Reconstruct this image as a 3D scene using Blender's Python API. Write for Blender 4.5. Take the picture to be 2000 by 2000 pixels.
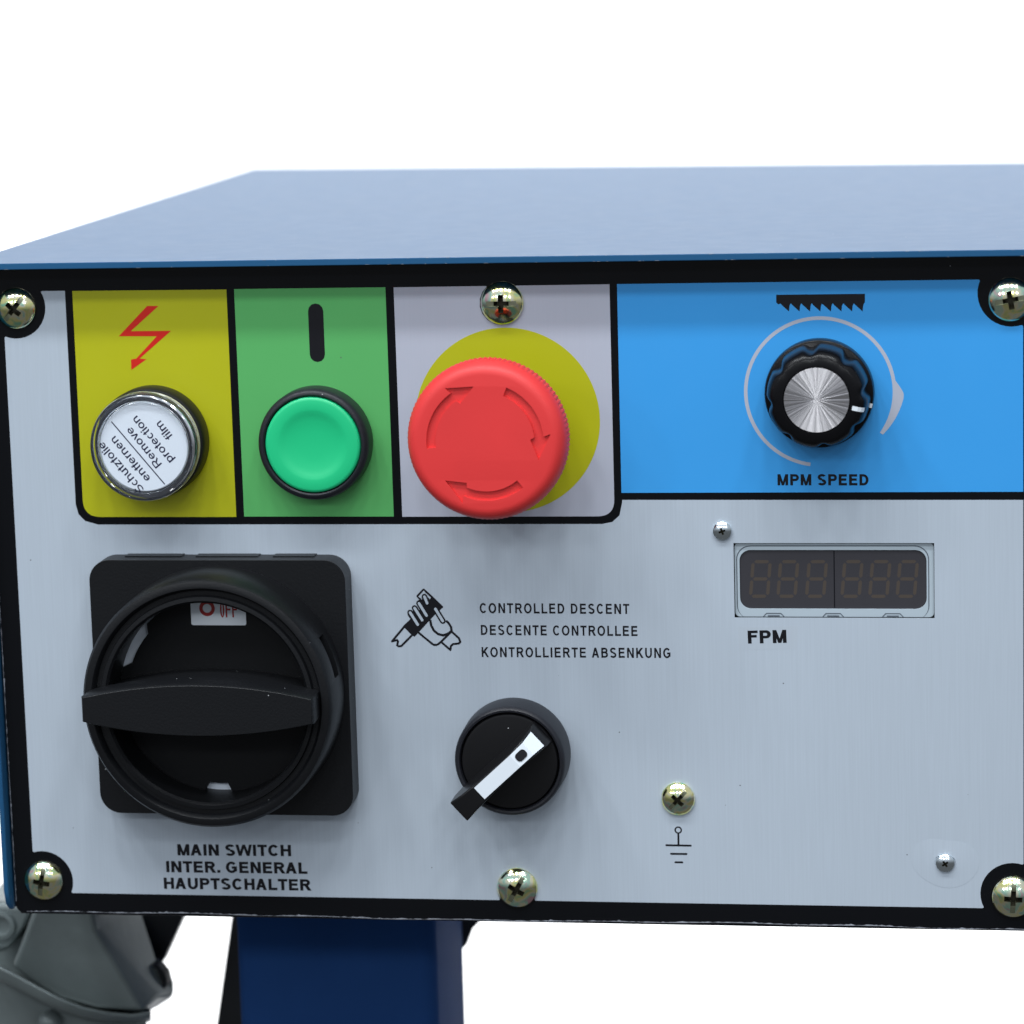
import bpy, bmesh, math, random
from mathutils import Vector, Matrix
from mathutils.geometry import tessellate_polygon
random.seed(7)
sc = bpy.context.scene
for o in list(bpy.data.objects):
    bpy.data.objects.remove(o)
COL = sc.collection
MM = 0.001
ORG = Vector((0.0, 0.0, 1.20))          # the label's inner top-left corner, in the world

# ------------------------------------------------------------------ camera
RC = ((0.9884711, 0.0277118, 0.1488520), (-0.0017126, 0.9850916, -0.1720219), (-0.1513999, 0.1697838, 0.9737821))
CAM = (255.9219, -81.7376, -801.0735)    # panel frame, mm: X right, Y down, Z away from the viewer
FPX = 6307.317


def W(X, Y, h=0.0):
    """panel frame (mm; h = height out of the panel towards the viewer) -> world"""
    return ORG + Vector((X, -h, -Y)) * MM


cam_data = bpy.data.cameras.new('camera')
cam = bpy.data.objects.new('camera', cam_data)
COL.objects.link(cam)
sc.camera = cam
ax = [Vector((r[0], r[2], -r[1])) for r in RC]       # camera right, down, forward in the world
m = Matrix((ax[0], -ax[1], -ax[2])).transposed().to_4x4()
m.translation = W(CAM[0], CAM[1], -CAM[2])
cam.matrix_world = m
cam_data.sensor_width = 36
cam_data.lens = FPX / 2000 * 36
cam_data.clip_start = 0.05
cam_data.clip_end = 60
cam_data.dof.use_dof = True
cam_data.dof.focus_distance = 0.815
cam_data.dof.aperture_fstop = 16.0

# ------------------------------------------------------------------ world and lamps
world = bpy.data.worlds.new('World')
sc.world = world
world.use_nodes = True
bg = world.node_tree.nodes['Background']
# the hall around the machine: pale ceiling above, darker floor below
wn, wl_ = world.node_tree.nodes, world.node_tree.links
wt = wn.new('ShaderNodeTexCoord')
ws = wn.new('ShaderNodeSeparateXYZ')
wr_ = wn.new('ShaderNodeValToRGB')
wm = wn.new('ShaderNodeMath')
wm.operation = 'MULTIPLY_ADD'
wm.inputs[1].default_value = 0.5
wm.inputs[2].default_value = 0.5
wl_.new(wt.outputs['Generated'], ws.inputs[0])
wl_.new(ws.outputs[2], wm.inputs[0])
wl_.new(wm.outputs[0], wr_.inputs[0])
we = wr_.color_ramp.elements
we[0].position = 0.42
we[0].color = (0.10, 0.105, 0.11, 1)
we[1].position = 0.62
we[1].color = (0.46, 0.50, 0.56, 1)
wl_.new(wr_.outputs[0], bg.inputs[0])
bg.inputs[1].default_value = 1.05


def area(name, loc, target, size, watts, col=(1, 1, 1), shape='DISK', size_y=None):
    d = bpy.data.lights.new(name, 'AREA')
    d.shape = shape
    d.size = size
    if size_y:
        d.size_y = size_y
    d.energy = watts
    d.color = col
    o = bpy.data.objects.new(name, d)
    COL.objects.link(o)
    o.location = loc
    o.rotation_euler = (Vector(target) - Vector(loc)).to_track_quat('-Z', 'Y').to_euler()
    return o


CEN = W(130, 70)
# hall lamps hanging in two rows above and in front of the machine
for elev, dist, xs, wt in ((50, 2.5, (-1.6, -0.95, -0.3, 0.35, 1.0), 5.4), (67, 2.6, (-1.5, -0.9, -0.3, 0.3, 0.9), 11.5), (24, 3.0, (-2.2, -1.3, -0.4, 0.5, 1.4), 4.2)):
    for i, x in enumerate(xs):
        e = math.radians(elev)
        area('hall_lamp', CEN + Vector((x, -dist * math.cos(e), dist * math.sin(e))), CEN, 0.26, wt, (0.93, 0.97, 1.0))
# lamps added out of view to turn the backdrop white
for s in (1, -1):
    area('backdrop_lamp', CEN + Vector((0, 0.95, 0.95 * s)), CEN + Vector((0, 1.75, 0.1 * s)), 3.0, 30, (1, 1, 1), 'RECTANGLE', 0.3)

sc.view_settings.view_transform = 'Standard'
sc.view_settings.look = 'None'
sc.view_settings.exposure = 0
sc.view_settings.gamma = 1
sc.cycles.max_bounces = 10
sc.cycles.transmission_bounces = 10
sc.cycles.caustics_refractive = True
sc.cycles.sample_clamp_indirect = 6


# ------------------------------------------------------------------ unprojection (where a photographed point lies on a plane of the machine)
def _ray(px, py):
    a, b = (px - 1000) / FPX, (py - 1000) / FPX
    return [RC[0][i] * a + RC[1][i] * b + RC[2][i] for i in range(3)]


def P(px, py, h=0.0):
    d = _ray(px, py)
    t = (-h - CAM[2]) / d[2]
    return (CAM[0] + d[0] * t, CAM[1] + d[1] * t)


def PY(px, py, Y):
    d = _ray(px, py)
    t = (Y - CAM[1]) / d[1]
    return (CAM[0] + d[0] * t, CAM[2] + d[2] * t)


# ------------------------------------------------------------------ materials
def lin(r, g, b):
    f = lambda c: (c / 255 / 12.92) if c / 255 <= 0.04045 else ((c / 255 + 0.055) / 1.055) ** 2.4
    return (f(r), f(g), f(b), 1)


def mat(name, col, rough=0.5, metal=0.0, spec=0.5, var=0.0, vscale=80, dust=0.0, dscale=260, bump=0.0, bscale=900,
        streak=0.0, coat=0.0, aniso=0.0, ior=None, trans=0.0, film=0.0, rvar=0.0):
    m = bpy.data.materials.new(name)
    m.use_nodes = True
    nt = m.node_tree
    N, L = nt.nodes, nt.links
    b = N['Principled BSDF']
    b.inputs['Base Color'].default_value = tuple(col[:3]) + (1,)
    b.inputs['Roughness'].default_value = rough
    b.inputs['Metallic'].default_value = metal
    b.inputs['Specular IOR Level'].default_value = spec
    b.inputs['Coat Weight'].default_value = coat
    b.inputs['Coat Roughness'].default_value = 0.12
    b.inputs['Transmission Weight'].default_value = trans
    if ior:
        b.inputs['IOR'].default_value = ior
    tc = N.new('ShaderNodeTexCoord')
    src = None

    def mixc(a, bcol, fac, mode='MIX'):
        x = N.new('ShaderNodeMix')
        x.data_type = 'RGBA'
        x.blend_type = mode
        if hasattr(a, 'is_output'):
            L.new(a, x.inputs[6])
        else:
            x.inputs[6].default_value = a
        if hasattr(bcol, 'is_output'):
            L.new(bcol, x.inputs[7])
        else:
            x.inputs[7].default_value = bcol
        if hasattr(fac, 'is_output'):
            L.new(fac, x.inputs[0])
        else:
            x.inputs[0].default_value = fac
        return x.outputs[2]

    cur = tuple(col[:3]) + (1,)
    if var:
        n = N.new('ShaderNodeTexNoise')
        n.inputs['Scale'].default_value = vscale
        n.inputs['Detail'].default_value = 5
        L.new(tc.outputs['Object'], n.inputs['Vector'])
        r = N.new('ShaderNodeMapRange')
        r.inputs[1].default_value = 0.3
        r.inputs[2].default_value = 0.7
        r.inputs[3].default_value = 1 - var
        r.inputs[4].default_value = 1 + var
        L.new(n.outputs[0], r.inputs[0])
        c = N.new('ShaderNodeVectorMath')
        c.operation = 'SCALE'
        c.inputs[0].default_value = col[:3]
        L.new(r.outputs[0], c.inputs['Scale'])
        cur = c.outputs[0]
    if streak:
        mp = N.new('ShaderNodeMapping')
        mp.inputs['Scale'].default_value = (2600, 2600, 45)
        L.new(tc.outputs['Object'], mp.inputs[0])
        n = N.new('ShaderNodeTexNoise')
        n.inputs['Scale'].default_value = 1
        n.inputs['Detail'].default_value = 3
        L.new(mp.outputs[0], n.inputs['Vector'])
        r = N.new('ShaderNodeMapRange')
        r.inputs[1].default_value = 0.3
        r.inputs[2].default_value = 0.7
        r.inputs[3].default_value = 1 - streak
        r.inputs[4].default_value = 1 + streak
        L.new(n.outputs[0], r.inputs[0])
        c = N.new('ShaderNodeVectorMath')
        c.operation = 'SCALE'
        if hasattr(cur, 'is_output'):
            L.new(cur, c.inputs[0])
        else:
            c.inputs[0].default_value = col[:3]
        L.new(r.outputs[0], c.inputs['Scale'])
        cur = c.outputs[0]
    if film:
        n = N.new('ShaderNodeTexNoise')
        n.inputs['Scale'].default_value = 230
        n.inputs['Detail'].default_value = 2
        n.inputs['Distortion'].default_value = 1.2
        oi = N.new('ShaderNodeObjectInfo')
        ad = N.new('ShaderNodeVectorMath')
        ad.operation = 'ADD'
        L.new(tc.outputs['Object'], ad.inputs[0])
        L.new(oi.outputs['Location'], ad.inputs[1])
        L.new(ad.outputs[0], n.inputs['Vector'])
        cr = N.new('ShaderNodeValToRGB')
        e = cr.color_ramp.elements
        e[0].position = 0.30
        e[0].color = (0.40, 0.74, 0.48, 1)
        e[1].position = 0.72
        e[1].color = (0.82, 0.50, 0.52, 1)
        for p_, c_ in ((0.42, (0.96, 0.90, 0.36, 1)), (0.52, (0.98, 0.92, 0.68, 1)), (0.62, (0.55, 0.86, 0.66, 1))):
            el = e.new(p_)
            el.color = c_
        L.new(n.outputs[0], cr.inputs[0])
        cur = mixc(tuple(col[:3]) + (1,), cr.outputs[0], film)
    if dust:
        v = N.new('ShaderNodeTexVoronoi')
        v.inputs['Scale'].default_value = dscale
        L.new(tc.outputs['Object'], v.inputs['Vector'])
        lt = N.new('ShaderNodeMath')
        lt.operation = 'LESS_THAN'
        lt.inputs[1].default_value = 0.045
        L.new(v.outputs['Distance'], lt.inputs[0])
        sp = N.new('ShaderNodeSeparateColor')
        L.new(v.outputs['Color'], sp.inputs[0])
        gt = N.new('ShaderNodeMath')
        gt.operation = 'GREATER_THAN'
        gt.inputs[1].default_value = 1 - dust
        L.new(sp.outputs[0], gt.inputs[0])
        mu = N.new('ShaderNodeMath')
        mu.operation = 'MULTIPLY'
        L.new(lt.outputs[0], mu.inputs[0])
        L.new(gt.outputs[0], mu.inputs[1])
        dcol = (0.45, 0.46, 0.48, 1) if sum(col[:3]) < 0.4 else (0.10, 0.10, 0.11, 1)
        cur = mixc(cur, dcol, mu.outputs[0])
    if hasattr(cur, 'is_output'):
        L.new(cur, b.inputs['Base Color'])
    if rvar:
        n = N.new('ShaderNodeTexNoise')
        n.inputs['Scale'].default_value = 140
        n.inputs['Detail'].default_value = 6
        L.new(tc.outputs['Object'], n.inputs['Vector'])
        r = N.new('ShaderNodeMapRange')
        r.inputs[3].default_value = max(0.02, rough - rvar)
        r.inputs[4].default_value = rough + rvar
        L.new(n.outputs[0], r.inputs[0])
        L.new(r.outputs[0], b.inputs['Roughness'])
    if bump:
        n = N.new('ShaderNodeTexNoise')
        n.inputs['Scale'].default_value = bscale
        n.inputs['Detail'].default_value = 3
        L.new(tc.outputs['Object'], n.inputs['Vector'])
        bp = N.new('ShaderNodeBump')
        bp.inputs['Strength'].default_value = bump
        bp.inputs['Distance'].default_value = 0.0003
        L.new(n.outputs[0], bp.inputs['Height'])
        L.new(bp.outputs[0], b.inputs['Normal'])
    if aniso:
        b.inputs['Anisotropic'].default_value = aniso
        t = N.new('ShaderNodeTangent')
        t.direction_type = 'RADIAL'
        t.axis = 'Y'
        L.new(t.outputs[0], b.inputs['Tangent'])
    return m


M_ = {}
M_['grey'] = mat('brushed_grey_film', (0.445, 0.508, 0.58), 0.40, spec=0.45, var=0.02, vscale=18, streak=0.028, dust=0.05, rvar=0.09)
M_['grey2'] = mat('plain_grey_print', (0.45, 0.475, 0.56), 0.36, spec=0.5, var=0.02, vscale=30, streak=0.012, dust=0.05)
M_['film'] = mat('black_gloss_film', (0.004, 0.0045, 0.006), 0.15, spec=0.28, dust=0.04, bump=0.10, bscale=35)
M_['ink'] = mat('black_ink', (0.006, 0.006, 0.009), 0.4, spec=0.3)
M_['navy'] = mat('navy_ink', (0.012, 0.014, 0.05), 0.5, spec=0.3)
M_['yellow'] = mat('yellow_print', (0.45, 0.455, 0.008), 0.34, spec=0.45, var=0.02, vscale=40, dust=0.07, rvar=0.06)
M_['green'] = mat('green_print', (0.10, 0.43, 0.125), 0.34, spec=0.45, var=0.02, vscale=40, dust=0.07, rvar=0.06)
M_['blue'] = mat('sky_blue_print', (0.043, 0.335, 0.78), 0.34, spec=0.45, var=0.012, vscale=40, dust=0.07, rvar=0.06)
M_['bolt'] = mat('red_ink', (0.60, 0.015, 0.008), 0.4, spec=0.4)
M_['paint'] = mat('blue_enamel', (0.020, 0.095, 0.210), 0.40, spec=0.13, var=0.02, vscale=60, dust=0.05, bump=0.02, bscale=700, rvar=0.03)
M_['chip'] = mat('worn_bare_edge', (0.30, 0.32, 0.34), 0.45, metal=0.4, var=0.3, vscale=400)
M_['edge'] = mat('lifted_clear_film_edge', (0.35, 0.37, 0.42), 0.3, spec=0.8, var=0.6, vscale=350)
M_['plastic'] = mat('matt_black_plastic', (0.0052, 0.0058, 0.0072), 0.42, spec=0.30, dust=0.22, dscale=320, bump=0.16, bscale=1500)
M_['plastic2'] = mat('dark_grey_plastic', (0.012, 0.013, 0.018), 0.44, spec=0.36, dust=0.18, dscale=320, bump=0.16, bscale=1500)
M_['deep'] = mat('black_plastic_interior', (0.0035, 0.004, 0.005), 0.5, spec=0.22, dust=0.1)
M_['gloss'] = mat('glossy_black_plastic', (0.004, 0.004, 0.005), 0.24, spec=0.2, dust=0.02)
M_['satin'] = mat('satin_black_plastic', (0.006, 0.006, 0.007), 0.3, spec=0.4, dust=0.03)
M_['red'] = mat('coral_red_plastic', (0.74, 0.040, 0.040), 0.48, spec=0.42, var=0.03, vscale=60, bump=0.05, bscale=1200, dust=0.05)
M_['btn'] = mat('emerald_green_plastic', (0.012, 0.55, 0.22), 0.36, spec=0.5, bump=0.03)
M_['white'] = mat('white_plastic', (0.76, 0.82, 0.88), 0.4, spec=0.5)
M_['silverprint'] = mat('silver_grey_ink', (0.44, 0.47, 0.56), 0.4)
M_['cream'] = mat('cream_plastic', (0.62, 0.62, 0.46), 0.4)
M_['redink'] = mat('dark_red_ink', (0.38, 0.012, 0.012), 0.5)
M_['zinc'] = mat('yellow_zinc_plating', (0.85, 0.80, 0.55), 0.14, metal=1.0, film=1.0, bump=0.12, bscale=420)
M_['steel'] = mat('bright_zinc_plating', (0.72, 0.80, 0.84), 0.2, metal=1.0, bump=0.08, bscale=900)
M_['spun'] = mat('spun_aluminium', (0.80, 0.78, 0.80), 0.30, metal=1.0, aniso=0.9)
M_['bezel'] = mat('pale_grey_bezel', (0.44, 0.52, 0.58), 0.35)
M_['groove'] = mat('bezel_outline', (0.09, 0.11, 0.14), 0.5)
M_['screen'] = mat('smoked_screen', (0.044, 0.043, 0.050), 0.28, spec=0.4, dust=0.02)
M_['seg'] = mat('unlit_segment', (0.067, 0.053, 0.043), 0.4)
M_['cast'] = mat('grey_cast_metal', (0.16, 0.19, 0.19), 0.38, spec=0.5, metal=0.25, var=0.2, vscale=45, bump=0.3, bscale=300, dust=0.1)
M_['black'] = mat('black_painted_steel', (0.010, 0.011, 0.013), 0.5)
M_['navy_paint'] = mat('navy_blue_enamel', (0.015, 0.052, 0.17), 0.7, spec=0.02, var=0.12, vscale=20, bump=0.05, bscale=500)
M_['slate'] = mat('slate_blue_enamel', (0.05, 0.085, 0.14), 0.4)
M_['sticker'] = mat('clear_sticker', (0.452, 0.512, 0.58), 0.3, spec=0.5, streak=0.018)
M_['glass'] = mat('clear_lens_plastic', (0.95, 0.97, 1.0), 0.03, trans=1.0, ior=1.46)
M_['cross_shade'] = mat('recess_shade_metal', (0.035, 0.033, 0.02), 0.4, metal=0.6)  # shade inside the screw cross, painted as a darker metal on its faces
M_['slotm'] = mat('greenish_slot_plating', (0.42, 0.44, 0.30), 0.3, metal=1.0)
M_['base'] = mat('bright_white_plastic', (0.74, 0.81, 0.90), 0.5)
M_['liner'] = mat('smoky_lamp_liner', (0.05, 0.055, 0.07), 0.4)


def thin_clear():
    m = bpy.data.materials.new('thin_clear_cover')
    m.use_nodes = True
    nt = m.node_tree
    nt.nodes.remove(nt.nodes['Principled BSDF'])
    a = nt.nodes.new('ShaderNodeBsdfTransparent')
    g = nt.nodes.new('ShaderNodeBsdfGlossy')
    g.inputs['Roughness'].default_value = 0.05
    x = nt.nodes.new('ShaderNodeMixShader')
    x.inputs[0].default_value = 0.06
    nt.links.new(a.outputs[0], x.inputs[1])
    nt.links.new(g.outputs[0], x.inputs[2])
    nt.links.new(x.outputs[0], nt.nodes['Material Output'].inputs[0])
    return m
M_['clear'] = thin_clear()


def spun_rays(m):
    """fine rays fanning out from the middle of the spun cap"""
    nt = m.node_tree
    N, L = nt.nodes, nt.links
    b = N['Principled BSDF']
    b.inputs['Anisotropic Rotation'].default_value = 0.25
    tc = N.new('ShaderNodeTexCoord')
    sx = N.new('ShaderNodeVectorMath')
    sx.operation = 'MULTIPLY'
    sx.inputs[1].default_value = (1, 0, 1)
    L.new(tc.outputs['Object'], sx.inputs[0])
    nm = N.new('ShaderNodeVectorMath')
    nm.operation = 'NORMALIZE'
    L.new(sx.outputs[0], nm.inputs[0])
    n = N.new('ShaderNodeTexNoise')
    n.inputs['Scale'].default_value = 7
    n.inputs['Detail'].default_value = 6
    L.new(nm.outputs[0], n.inputs['Vector'])
    r = N.new('ShaderNodeMapRange')
    r.inputs[1].default_value = 0.35
    r.inputs[2].default_value = 0.65
    r.inputs[3].default_value = 0.28
    r.inputs[4].default_value = 0.46
    L.new(n.outputs[0], r.inputs[0])
    L.new(r.outputs[0], b.inputs['Roughness'])
    bp = N.new('ShaderNodeBump')
    bp.inputs['Strength'].default_value = 0.28
    bp.inputs['Distance'].default_value = 0.0006
    L.new(n.outputs[0], bp.inputs['Height'])
    L.new(bp.outputs[0], b.inputs['Normal'])
spun_rays(M_['spun'])
M_['wall'] = mat('white_backdrop_paper', (0.88, 0.88, 0.88), 0.9, spec=0.1)


# ------------------------------------------------------------------ mesh tools. Local frame of every thing: x right, z up, -y towards the viewer (h)
class B:
    def __init__(s):
        s.bm = bmesh.new()

    def v(s, x, z, h):
        return s.bm.verts.new((x * MM, -h * MM, z * MM))

    def face(s, vs):
        try:
            return s.bm.faces.new(vs)
        except ValueError:
            return None

    def fill(s, outer, holes=(), h=0.0, flip=False):
        """flat polygon with holes facing the viewer (pts are (x,z))"""
        loops = [outer] + list(holes)
        pts = [[Vector((p[0], p[1], 0)) for p in l] for l in loops]
        flat = [p for l in pts for p in l]
        vs = [s.v(p.x, p.y, h) for p in flat]
        for t in tessellate_polygon(pts):
            a, b, c = (flat[i] for i in t)
            ar = (b.x - a.x) * (c.y - a.y) - (b.y - a.y) * (c.x - a.x)
            if abs(ar) < 1e-9:
                continue
            idx = t if ar > 0 else (t[0], t[2], t[1])
            if flip:
                idx = (idx[0], idx[2], idx[1])
            s.face([vs[i] for i in idx])
        out, k = [], 0
        for l in loops:
            out.append(vs[k:k + len(l)])
            k += len(l)
        return out

    def wall(s, a, b):
        n = len(a)
        for i in range(n):
            j = (i + 1) % n
            s.face([a[i], a[j], b[j], b[i]])

    def prism(s, outer, h0, h1, holes=(), back=True):
        f = s.fill(outer, holes, h1)
        if back:
            g = s.fill(outer, holes, h0, flip=True)
        else:
            g = [[s.v(p[0], p[1], h0) for p in l] for l in [outer] + list(holes)]
        for a, b in zip(f, g):
            s.wall(a, b)
        return s

    def lathe(s, prof, n=72, cx=0, cz=0, closed=False, rfun=None):
        """prof: (r, h) list; closed joins the last ring to the first (a tube)"""
        rings = []
        for k, (r, h) in enumerate(prof):
            if r < 1e-6:
                rings.append([s.v(cx, cz, h)])
            else:
                ring = []
                for i in range(n):
                    a = 2 * math.pi * i / n
                    rr = r * (rfun(a, k) if rfun else 1)
                    ring.append(s.v(cx + rr * math.cos(a), cz + rr * math.sin(a), h))
                rings.append(ring)
        if closed:
            rings.append(rings[0])
        for a, b in zip(rings, rings[1:]):
            for i in range(n):
                j = (i + 1) % n
                if len(a) == 1 and len(b) == 1:
                    continue
                if len(a) == 1:
                    s.face([a[0], b[j], b[i]])
                elif len(b) == 1:
                    s.face([a[i], a[j], b[0]])
                else:
                    s.face([a[i], a[j], b[j], b[i]])
        return s

    def box(s, x0, x1, z0, z1, h0, h1):
        return s.prism([(x0, z0), (x1, z0), (x1, z1), (x0, z1)], h0, h1)

    def make(s, name, material, parent=None, smooth=35, bevel=0, seg=2, recalc=True):
        if recalc:
            bmesh.ops.recalc_face_normals(s.bm, faces=s.bm.faces)
        me = bpy.data.meshes.new(name)
        s.bm.to_mesh(me)
        s.bm.free()
        if smooth:
            me.shade_smooth()
            me.set_sharp_from_angle(angle=math.radians(smooth))
        me.materials.append(M_[material] if isinstance(material, str) else material)
        o = bpy.data.objects.new(name, me)
        COL.objects.link(o)
        if parent:
            o.parent = parent
        if bevel:
            b = o.modifiers.new('soft_edges', 'BEVEL')
            b.width = bevel * MM
            b.segments = seg
            b.limit_method = 'ANGLE'
            b.angle_limit = math.radians(35)
            b.harden_normals = False
        return o


def thing(name, X, Y, h, label, cat, group=None):
    o = bpy.data.objects.new(name, None)
    o.empty_display_size = 0.01
    COL.objects.link(o)
    o.location = W(X, Y, h)
    o['label'] = label
    o['category'] = cat
    if group:
        o['group'] = group
    return o


def circ(cx, cy, r, a0=0, a1=360, n=48, incl=False):
    k = n if not incl else n - 1
    return [(cx + r * math.cos(math.radians(a0 + (a1 - a0) * i / k)), cy + r * math.sin(math.radians(a0 + (a1 - a0) * i / k))) for i in range(n)]


def rrect(x0, x1, z0, z1, r, n=8):
    out = []
    for cx, cz, a in ((x1 - r, z1 - r, 0), (x0 + r, z1 - r, 90), (x0 + r, z0 + r, 180), (x1 - r, z0 + r, 270)):
        out += circ(cx, cz, r, a, a + 90, n, True)
    return out


def boolean(o, cutter):
    bpy.context.view_layer.update()
    mo = o.modifiers.new('cut', 'BOOLEAN')
    mo.operation = 'DIFFERENCE'
    mo.solver = 'EXACT'
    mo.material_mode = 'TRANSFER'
    mo.object = cutter
    dg = bpy.context.evaluated_depsgraph_get()
    me = bpy.data.meshes.new_from_object(o.evaluated_get(dg))
    o.modifiers.clear()
    o.data = me
    bpy.data.objects.remove(cutter)
    me.shade_smooth()
    me.set_sharp_from_angle(angle=math.radians(32))


# printed strokes --------------------------------------------------------------
_lift = [0.0]


def lift(base):
    _lift[0] = (_lift[0] + 0.0035) % 0.03
    return base + _lift[0]


def stroke(b, pts, w, h, closed=False, joints=True):
    n = len(pts)
    k = n if closed else n - 1
    for i in range(k):
        (x0, z0), (x1, z1) = pts[i], pts[(i + 1) % n]
        l = math.hypot(x1 - x0, z1 - z0)
        if l < 1e-6:
            continue
        nx, nz = -(z1 - z0) / l * w / 2, (x1 - x0) / l * w / 2
        b.fill([(x0 + nx, z0 + nz), (x0 - nx, z0 - nz), (x1 - nx, z1 - nz), (x1 + nx, z1 + nz)], h=lift(h))
    if joints:
        for p in pts:
            b.fill(circ(p[0], p[1], w / 2, n=12), h=lift(h))


def arcband(cx, cy, rx, ry, t, a0, a1, n=14):
    """closed outline of an elliptical band; t = (tx, ty) thickness"""
    o = [(cx + rx * math.cos(math.radians(a0 + (a1 - a0) * i / n)), cy + ry * math.sin(math.radians(a0 + (a1 - a0) * i / n))) for i in range(n + 1)]
    q = [(cx + (rx - t[0]) * math.cos(math.radians(a0 + (a1 - a0) * i / n)), cy + (ry - t[1]) * math.sin(math.radians(a0 + (a1 - a0) * i / n))) for i in range(n + 1)]
    return o + q[::-1]


def glyph(ch, t, u):
    """outlines of one sans-serif letter, cap height 1; t = upright thickness, u = level thickness. Returns (advance, [polygons])"""
    R = lambda x0, y0, x1, y1: [(x0, y0), (x1, y0), (x1, y1), (x0, y1)]

    def D(x0, y0, x1, y1, w=None):
        w = w or t
        hw = w * math.hypot(x1 - x0, y1 - y0) / abs(y1 - y0) / 2
        return [(x0 - hw, y0), (x0 + hw, y0), (x1 + hw, y1), (x1 - hw, y1)]
    A = lambda cx, cy, rx, ry, a0, a1: arcband(cx, cy, rx, ry, (t, u), a0, a1)
    x = 0.74
    if ch == 'A':
        h = t * 0.55
        return 0.98, [D(h + .0, 0, .46, 1), D(.92 - h + .0, 0, .46, 1), R(.2, .22, .72, .22 + u)]
    if ch == 'B':
        return 0.98, [R(.08, 0, .08 + t, 1), R(.08, 1 - u, .5, 1), R(.08, .44, .55, .44 + u), R(.08, 0, .55, u),
                      A(.5, .72, .36, .28, -90, 90), A(.55, .305, .36, .305, -90, 90)]
    if ch == 'C':
        return 0.98, [A(.50, .5, .45, .515, 40, 320)]
    if ch == 'D':
        return 1.0, [R(.08, 0, .08 + t, 1), R(.08, 1 - u, .45, 1), R(.08, 0, .45, u), A(.45, .5, .46, .5, -90, 90)]
    if ch == 'E':
        return 0.92, [R(.08, 0, .08 + t, 1), R(.08, 1 - u, .82, 1), R(.08, .5 - u * .4, .78, .5 + u * .6), R(.08, 0, .84, u)]
    if ch == 'F':
        return 0.85, [R(.08, 0, .08 + t, 1), R(.08, 1 - u, .8, 1), R(.08, .46, .72, .46 + u)]
    if ch == 'G':
        return 1.07, [A(.52, .5, .47, .515, 42, 335), R(.54, .37, .96, .37 + u), R(.96 - t * .95, .14, .96, .45)]
    if ch == 'H':
        return 1.0, [R(.08, 0, .08 + t, 1), R(.92 - t, 0, .92, 1), R(.08, .5 - u * .4, .92, .5 + u * .6)]
    if ch == 'I':
        return 0.16 + t, [R(.08, 0, .08 + t, 1)]
    if ch == 'K':
        return 0.98, [R(.08, 0, .08 + t, 1), D(.20, .35, .80, 1), D(.40, .62, .86, 0)]
    if ch == 'L':
        return 0.83, [R(.08, 0, .08 + t, 1), R(.08, 0, .8, u)]
    if ch == 'M':
        return 1.14, [R(.08, 0, .08 + t, 1), R(1.06 - t, 0, 1.06, 1), D(.57, 0, .08 + t * .62, 1, t * .82), D(.57, 0, 1.06 - t * .62, 1, t * .82)]
    if ch == 'N':
        return 1.0, [R(.08, 0, .08 + t, 1), R(.92 - t, 0, .92, 1), D(.92 - t * .62, 0, .08 + t * .62, 1, t * .85)]
    if ch == 'O':
        return 1.07, [A(.53, .5, .48, .515, 0, 180), A(.53, .5, .48, .515, 180, 360)]
    if ch == '0':
        return 0.7, [A(.35, .5, .28, .515, 0, 180), A(.35, .5, .28, .515, 180, 360)]
    if ch == 'P':
        return 0.93, [R(.08, 0, .08 + t, 1), R(.08, 1 - u, .55, 1), R(.08, .38, .55, .38 + u), A(.55, .69, .33, .31, -90, 90)]
    if ch == 'R':
        return 1.0, [R(.08, 0, .08 + t, 1), R(.08, 1 - u, .56, 1), R(.08, .41, .56, .41 + u), A(.56, .705, .34, .295, -90, 90), D(.90 - t * .2, 0, .58, .44)]
    if ch == 'S':
        return 0.92, [A(.45, .73, .385, .285, 25, 272), A(.45, .275, .40, .29, -155, 92)]
    if ch == 'T':
        return 0.84, [R(.42 - t / 2, 0, .42 + t / 2, 1), R(.03, 1 - u, .81, 1)]
    if ch == 'U':
        return 1.0, [R(.08, .4, .08 + t, 1), R(.92 - t, .4, .92, 1), A(.5, .41, .42, .425, 180, 360)]
    if ch == 'V':
        return 0.9, [D(.45, 0, .1, 1), D(.45, 0, .8, 1)]
    if ch == 'W':
        return 1.3, [D(.33, 0, .10, 1, t * .9), D(.33, 0, .65, 1, t * .85), D(.97, 0, .65, 1, t * .85), D(.97, 0, 1.2, 1, t * .9)]
    if ch == '.':
        return 0.36, [R(.08, 0, .08 + t, t)]
    if ch == ' ':
        return 0.38, []
    # lower case (x-height .74)
    if ch == 'c':
        return 0.68, [A(.35, x / 2, .31, x / 2, 48, 312)]
    if ch == 'e':
        return 0.78, [A(.38, x / 2, .335, x / 2, 0, 318), R(.06, x / 2 - u * .5, .70, x / 2 + u * .4)]
    if ch == 'f':
        return 0.38, [R(.13, 0, .13 + t, .8), R(.0, x - u, .38, x), A(.33, .80, .20, .21, 90, 180)]
    if ch == 'h':
        return 0.77, [R(.07, 0, .07 + t, 1), R(.69 - t, 0, .69, .45), A(.38, .43, .31, .31, 0, 180)]
    if ch == 'i':
        return 0.30, [R(.09, 0, .09 + t, x), R(.09, 1 - t, .09 + t, 1)]
    if ch == 'l':
        return 0.30, [R(.09, 0, .09 + t, 1)]
    if ch == 'm':
        return 1.15, [R(.07, 0, .07 + t, x), R(.575 - t / 2, 0, .575 + t / 2, .5), R(1.07 - t, 0, 1.07, .5),
                      A(.355, .45, .285, .29, 0, 180), A(.785, .45, .285, .29, 0, 180)]
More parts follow.
